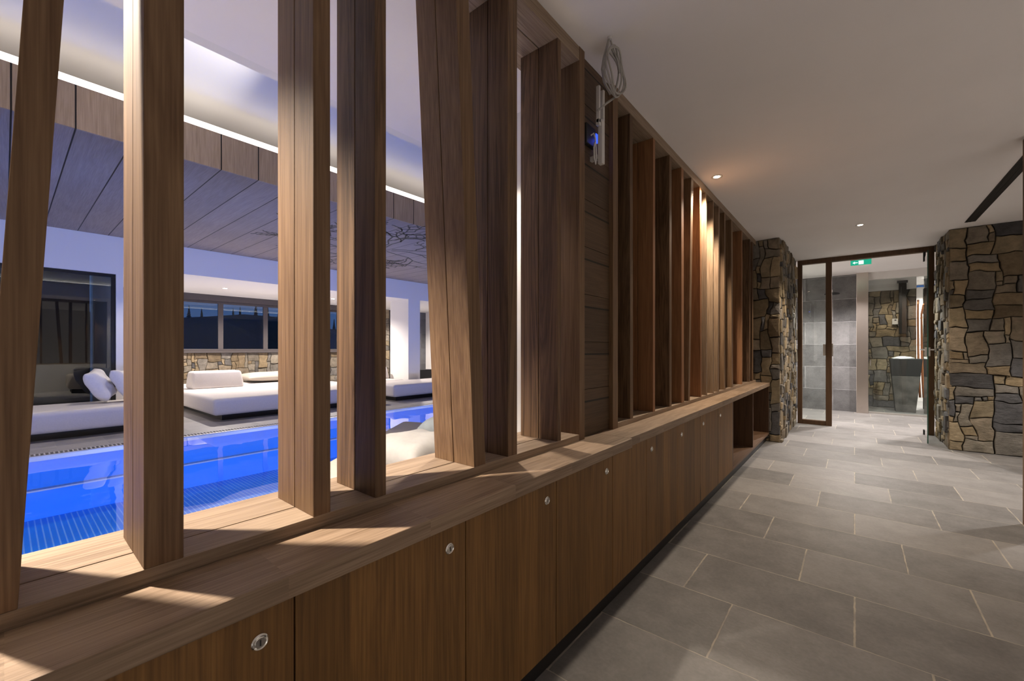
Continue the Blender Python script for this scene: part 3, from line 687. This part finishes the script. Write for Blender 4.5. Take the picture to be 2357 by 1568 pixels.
def lp(a, n_, z): p = LA + LD * a + LN * n_; return (p.x, p.y, z)
lf = slab(MB(), 0.004, 0.79, -0.004, 0.004, 0.012, 2.20).build('door_leaf', 'glass', door)
slab(MB(), -0.004, 0.004, -0.005, 0.005, 0.012, 2.20).build('polished_edge', 'glass_edge', lf)
slab(MB(), 0.72, 0.79, -0.012, 0.012, 0.004, 0.06).build('pivot', 'black_metal', lf, bevel=0.002)
slab(MB(), 0.72, 0.79, -0.012, 0.012, 2.19, 2.306).build('pivot', 'black_metal', lf, bevel=0.002)
h = slab(MB(), 0.02, 0.11, -0.022, 0.022, 1.0, 1.10)
for s_ in (-1, 1):
    h.tube([lp(0.07, s_ * 0.02, 1.075), lp(0.07, s_ * 0.055, 1.075)], 0.009, 10).tube([lp(0.075, s_ * 0.052, 1.075), lp(0.20, s_ * 0.052, 1.075)], 0.008, 10)
h.build('lever_handle', 'chrome', lf, bevel=0.002)
h = MB(); h.box(-0.345, -0.317, 7.35, 7.36, 0.99, 1.15).box(-0.345, -0.317, 7.405, 7.43, 0.99, 1.15).box(-0.247, -0.232, 7.36, 7.42, 0.98, 1.16)
h.build('strike_plate', 'alu', door, bevel=0.002)
t = thing('door_stop', (0.76, 6.8, 1.09), 'small metal door stop with black buffer on the right stone pillar', 'door stop')
MB().tube([(0.80, 6.72, 1.075), (0.735, 6.72, 1.075)], 0.012, 10).build('pin', 'chrome', t); MB().tube([(0.735, 6.72, 1.075), (0.722, 6.72, 1.075)], 0.015, 10).build('buffer', 'black', t)

# room behind: exit sign, steel column, glass partition, shower, ice fountain, copper pipes, thermostat
t = thing('exit_sign', (0.07, 7.80, 2.30), 'green lit exit sign under the ceiling behind the glass door', 'sign')
bx(-0.045, 0.185, 7.79, 7.82, 2.362, CEIL).build('mount', 'plastic', t)
bx(-0.045, 0.185, 7.80, 7.81, 2.290, 2.362).build('panel', 'sign_green', t, bevel=0.002)
b = MB(); b.box(0.045, 0.10, 7.7985, 7.8005, 2.300, 2.352).box(0.0, 0.035, 7.7985, 7.8005, 2.321, 2.331)
b.hexa([(-0.022, 7.7985, 2.325), (0.004, 7.7985, 2.308), (0.004, 7.8005, 2.308), (-0.022, 7.8005, 2.325), (-0.022, 7.7985, 2.327), (0.004, 7.7985, 2.344), (0.004, 7.8005, 2.344), (-0.022, 7.8005, 2.327)])
b.build('pictogram', 'sign_white', t)
tag(bx(0.023, 0.180, 9.18, 9.30, 0, CEIL).build('steel_column', 'steel', bevel=0.004), 'brushed steel column between the shower tiles and the glass partition', 'column')
t = thing('glass_partition', (0.8, 9.28, 0), 'glass partition with pale floor channel right of the steel column', 'partition')
bx(0.18, 1.6, 9.275, 9.285, 0.03, 2.246).build('pane', 'glass', t)
bx(0.18, 1.6, 9.255, 9.305, 0, 0.03).build('floor_channel', 'alu', t, bevel=0.002)
bx(0.20, 0.215, 9.25, 9.31, 0.80, 0.90).build('pull_handle', 'chrome', t, bevel=0.002)
t = thing('shower_head', (-0.35, 9.28, 2.03), 'rain shower head on an arm from the grey tiled wall', 'shower head')
MB().tube([(-0.30, 9.30, 2.12), (-0.30, 9.16, 2.12), (-0.30, 9.08, 2.10), (-0.30, 9.05, 2.06)], 0.009, 10).build('arm', 'chrome', t, smooth=True)
MB().lathe([(0.02, 0.03), (0.10, 0.012), (0.11, 0.0), (0.10, -0.006)], (-0.30, 9.05, 2.03), (0, 0, 1), 28).build('head', 'black_metal', t)
t = thing('ice_chute', (0.672, 10.36, 1.36), 'long black square ice chute hanging on the stone wall', 'chute')
MB().box(0.622, 0.722, 10.27, 10.37, 1.36, 2.285).build('chute_body', 'black', t, bevel=0.004)
bx(0.60, 0.744, 10.355, 10.372, 2.285, 2.33).build('top_bracket', 'black', t)
t = thing('ice_fountain_basin', (0.67, 9.92, 0), 'tapered stone pedestal with black ice basin behind the glass partition', 'basin')
def frust(mb, cx, cy, w0, w1, z0, z1): return mb.hexa([(cx - w0, cy - w0, z0), (cx + w0, cy - w0, z0), (cx + w0, cy + w0, z0), (cx - w0, cy + w0, z0), (cx - w1, cy - w1, z1), (cx + w1, cy - w1, z1), (cx + w1, cy + w1, z1), (cx - w1, cy + w1, z1)])
ped = plain('pedestal stone', (0.065, 0.058, 0.052), 0.7, noise=0.5, nscale=7); M['pedestal'] = ped
frust(MB(), 0.675, 9.90, 0.125, 0.178, 0, 0.62).build('pedestal', 'pedestal', t, bevel=0.004)
bb = MB(); frust(bb, 0.675, 9.90, 0.178, 0.203, 0.62, 0.915); bb.build('bowl', 'black', t, bevel=0.004)
b = MB(); n = 14
rings = []
for j in range(6):
    rr = 0.15 * math.cos(j / 5 * 1.45); zz = 0.916 + 0.035 * math.sin(j / 5 * 1.5)
    rings.append([(0.655 + rr * math.cos(k * math.tau / n) * R.uniform(0.85, 1.1), 9.90 + rr * math.sin(k * math.tau / n) * R.uniform(0.85, 1.1), zz + R.uniform(0.0, 0.008)) for k in range(n)])
o = tag(b.loft(rings).build('crushed_ice', 'ice'), 'heap of crushed ice in the black basin', 'ice'); o['kind'] = 'stuff'
t = thing('wall_thermostat', (0.566, 10.41, 1.59), 'white thermostat plate on the stone wall beside the black chute', 'thermostat')
bx(0.533, 0.612, 10.36, 10.385, 1.535, 1.638).build('plate', 'plastic', t, bevel=0.003); bx(0.565, 0.592, 10.357, 10.361, 1.605, 1.622).build('display', 'black', t)
for (dx, bend, lab) in ((0.0, 0.0, 'straight copper pipe in the bright gap beside the stone wall'), (0.046, 0.05, 'bent copper pipe in the bright gap beside the stone wall')):
    t = thing('copper_pipe', (0.885 + dx, 10.34, 0.3), lab, 'pipe', 'copper pipes')
    MB().tube([(0.875 + dx + bend, 10.34, 1.96 - bend), (0.873 + dx + bend * 0.5, 10.34, 1.86), (0.872 + dx, 10.34, 1.7), (0.876 + dx, 10.34, 1.1), (0.885 + dx, 10.34, 0.6), (0.900 + dx, 10.34, 0.22)], 0.016, 12).build('tube', 'copper', t, smooth=True)
    for z in (1.63, 1.15, 0.62): bx(0.857 + dx, 0.893 + dx, 10.335, 10.42, z, z + 0.012).build('clamp', 'copper', t)
tag(bx(0.40, 0.64, 9.70, 9.74, CEIL + 0.044, CEIL + 0.051).build('ceiling_slot', 'black'), 'short black slot in the ceiling above the ice chute', 'air diffuser')

# ------------------------------------------------------------------ pool: overflow grate, water
wm = MB(); wm.face([wm.bm.verts.new(p) for p in ((PX0, PY0, -0.008), (PX1, PY0, -0.008), (PX1, PY1, -0.008), (PX0, PY1, -0.008))])
tag(wm.build('pool_water', 'water'), 'clear blue lit pool water', 'water')['kind'] = 'stuff'
t = thing('overflow_grate', (PX0 - 0.1, 2, 0), 'pale slotted overflow grate along the far pool edge', 'grate')
bx(PX0 - 0.03, PX0 + 0.0, PY0, PY1, -0.05, 0.002).build('edge_strip', 'alu', t)
g = MB(); yy = -1.0
while yy < 7.9:
    g.box(PX0 - 0.155, PX0 - 0.035, yy, yy + 0.012, -0.028, 0.0); yy += 0.034
g.box(PX0 - 0.16, PX0 - 0.152, PY0, PY1, -0.028, 0.001).box(PX0 - 0.038, PX0 - 0.03, PY0, PY1, -0.028, 0.001)
g.build('slats', 'plastic', t)
bx(PX0 - 0.152, PX0 - 0.038, PY0, PY1, -0.05, -0.04).build('channel', 'black', t)

# suspended timber ceiling over the pool
RX1, RZ0, RZ1 = -4.51, 2.735, 3.064
t = thing('suspended_wood_ceiling', (-6.4, 2.2, RZ0), 'suspended wooden ceiling over the pool with bright light strip on its edge', 'suspended ceiling')
bx(-8.395, RX1 - 0.02, -4.4, 8.9, RZ0, RZ0 + 0.03).build('soffit_boards', 'raft_u', t)
bx(RX1 - 0.02, RX1, -4.4, 8.9, RZ0, RZ1).build('fascia', 'raft_v', t)
bx(-8.395, RX1 - 0.02, -4.4, 8.9, RZ0 + 0.2, RZ0 + 0.23).build('deck', 'white', t)
bx(RX1 - 0.06, RX1 - 0.012, -4.4, 8.9, RZ1, RZ1 + 0.06).build('light_strip', 'led', t)
# carved branches in its underside
b = MB(); rr = random.Random(3)
def seg(p, q, w_):
    p, q = Vector((p[0], p[1], 0)), Vector((q[0], q[1], 0)); d = (q - p); 
    if d.length < 1e-4: return
    nrm = Vector((-d.y, d.x, 0)).normalized() * w_
    pts = [p - nrm, q - nrm, q + nrm, p + nrm]
    b.hexa([(a.x, a.y, RZ0 - 0.0015) for a in pts] + [(a.x, a.y, RZ0 + 0.002) for a in pts])
def branch(x, y, a, L, d):
    if d == 0: return
    n_ = 4; px, py = x, y
    for i in range(n_):
        a2 = a + rr.uniform(-0.5, 0.5); qx, qy = px + math.cos(a2) * L / n_, py + math.sin(a2) * L / n_
        seg((px, py), (qx, qy), 0.012 if d > 2 else 0.009); px, py = qx, qy
        if i >= 1: branch(px, py, a + rr.choice((-1, 1)) * rr.uniform(0.5, 1.1), L * 0.55, d - 1)
for k in range(9):
    a0 = k * math.tau / 9 + rr.uniform(-0.2, 0.2)
    branch(-6.05 + 0.18 * math.cos(a0), 3.95 + 0.18 * math.sin(a0), a0, rr.uniform(0.7, 1.15), 4)
b.build('carved_branches', 'black', t)

# ------------------------------------------------------------------ daybeds and cushions
def soft_box(x0, x1, y0, y1, z0, z1, r, name, mat, parent, seg=5):
    o = bx(x0, x1, y0, y1, z0, z1).build(name, mat, parent, bevel=r, seg=seg, smooth=True); return o
def daybed(x0, x1, y0, y1, label, back=None):
    t = thing('daybed', ((x0 + x1) / 2, (y0 + y1) / 2, 0), label, 'daybed', 'white poolside daybeds')
    soft_box(x0, x1, y0, y1, 0.09, 0.345, 0.055, 'mattress', 'fabric', t)
    bx(x0 + 0.15, x1 - 0.15, y0 + 0.15, y1 - 0.15, 0, 0.095).build('plinth', 'black', t)
    if back:
        bx0, bx1, by0, by1, bz = back
        o = MB().hexa([(bx0, by0, 0.34), (bx1, by0, 0.34), (bx1, by1, 0.34), (bx0, by1, 0.34), (bx0 + 0.03, by0 + 0.03, bz), (bx1 - 0.10, by0 + 0.03, bz), (bx1 - 0.10, by1 - 0.03, bz), (bx0 + 0.03, by1 - 0.03, bz)]).build('backrest', 'fabric', t, bevel=0.05, seg=4, smooth=True)
    return t
daybed(-8.32, -7.28, -1.25, 1.30, 'white daybed with two pillows in front of the big dark window')
daybed(-9.72, -7.28, 1.95, 4.80, 'white daybed with a backrest block, behind the second and third posts', (-9.75, -9.30, 2.16, 3.02, 0.665))
daybed(-11.05, -9.78, 1.50, 4.90, 'white daybed along the stone parapet, behind the backrest block')
daybed(-8.37, -7.28, 5.06, 7.80, 'white daybed in front of the white column')
daybed(-9.40, -8.42, 4.98, 6.18, 'white daybed with backrest left of the white column', (-9.38, -9.02, 5.0, 6.16, 0.66))
def pillow(name, mat, L, W_, T, loc, rot, label, grp=None, seed=0, wr=0.012):
    r_ = random.Random(seed); b = MB(); n = 14; top = []; bot = []
    ph = [r_.uniform(0, 6) for _ in range(6)]
    for j in range(n + 1):
        v = j / n * 2 - 1; rt = []; rb = []
        for i in range(n + 1):
            u = i / n * 2 - 1
            e = max(0.0, (1 - u ** 4) * (1 - v ** 4)) ** 0.55
            pin = 1 - 0.09 * (1 - abs(u)) * abs(v) ** 3, 1 - 0.09 * (1 - abs(v)) * abs(u) ** 3
            x, y = u * L / 2 * pin[1], v * W_ / 2 * pin[0]
            wv = wr * e * (math.sin(5 * u + 3 * v + ph[0]) + 0.7 * math.sin(9 * v - 4 * u + ph[1]) + 0.5 * math.sin(13 * u + 7 * v + ph[2]))
            rt.append((x, y, T / 2 * e + wv)); rb.append((x, y, -T / 2 * e + wv * 0.4))
        top.append(rt); bot.append(rb)
    tv = [[b.bm.verts.new(p) for p in r] for r in top]
    bv = [[tv[j][i] if i in (0, n) or j in (0, n) else b.bm.verts.new(bot[j][i]) for i in range(n + 1)] for j in range(n + 1)]
    for j in range(n):
        for i in range(n):
            b.face([tv[j][i], tv[j][i + 1], tv[j + 1][i + 1], tv[j + 1][i]]); b.face([bv[j + 1][i], bv[j + 1][i + 1], bv[j][i + 1], bv[j][i]])
    o = b.build(name, mat, smooth=True, sub=1); o.location = loc; o.rotation_euler = rot
    return tag(o, label, 'pillow', grp)
pillow('pillow', 'pillow', 0.46, 0.46, 0.19, (-8.03, 0.84, 0.588), (math.radians(-62), math.radians(8), math.radians(-18)), 'left one of two plump white pillows on the daybed by the big window', 'white pillows by the window', 1)
pillow('pillow', 'pillow', 0.46, 0.46, 0.19, (-8.00, 1.10, 0.585), (math.radians(-60), math.radians(-4), math.radians(-22)), 'right one of two plump white pillows, half hidden by the second post', 'white pillows by the window', 2)
o = pillow('cushion', 'linen', 1.05, 1.6, 0.20, (-10.42, 4.05, 0.455), (0, 0, 0), 'flat cream cushion on the daybed before the stone parapet', None, 5, 0.004); o['category'] = 'cushion'
# near lounger right behind the screen
t = thing('lounge_cushion_bed', (-2.0, 1.5, 0), 'beige lounge bed close behind the screen, partly under the pillow', 'daybed')
pts = [(-3.13, 2.25), (-2.92, 2.33), (-1.86, 2.42), (-1.80, 1.75), (-1.28, 1.73), (-1.28, 1.0), (-2.20, 0.97)]
b = MB(); b.loft([[(p[0], p[1], 0.10) for p in pts], [(p[0], p[1], 0.45) for p in pts]])
b.build('mattress', 'linen', t, bevel=0.07, seg=5, smooth=True)
b = MB(); q = [(p[0] * 0.86 - 0.28, p[1] * 0.86 + 0.21) for p in pts]; b.loft([[(p[0], p[1], 0) for p in q], [(p[0], p[1], 0.105) for p in q]]); b.build('plinth', 'black', t)
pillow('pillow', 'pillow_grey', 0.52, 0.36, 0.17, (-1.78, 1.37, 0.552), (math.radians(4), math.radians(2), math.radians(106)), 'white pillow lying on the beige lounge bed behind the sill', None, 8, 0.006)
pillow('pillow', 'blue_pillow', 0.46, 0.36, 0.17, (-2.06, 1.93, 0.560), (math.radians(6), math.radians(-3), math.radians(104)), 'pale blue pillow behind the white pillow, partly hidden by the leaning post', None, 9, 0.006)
tag(bx(-9.9, -9.45, 7.35, 7.85, 0, 0.50).build('planter_box', 'black', bevel=0.01), 'dark box on the deck right of the white column', 'planter')
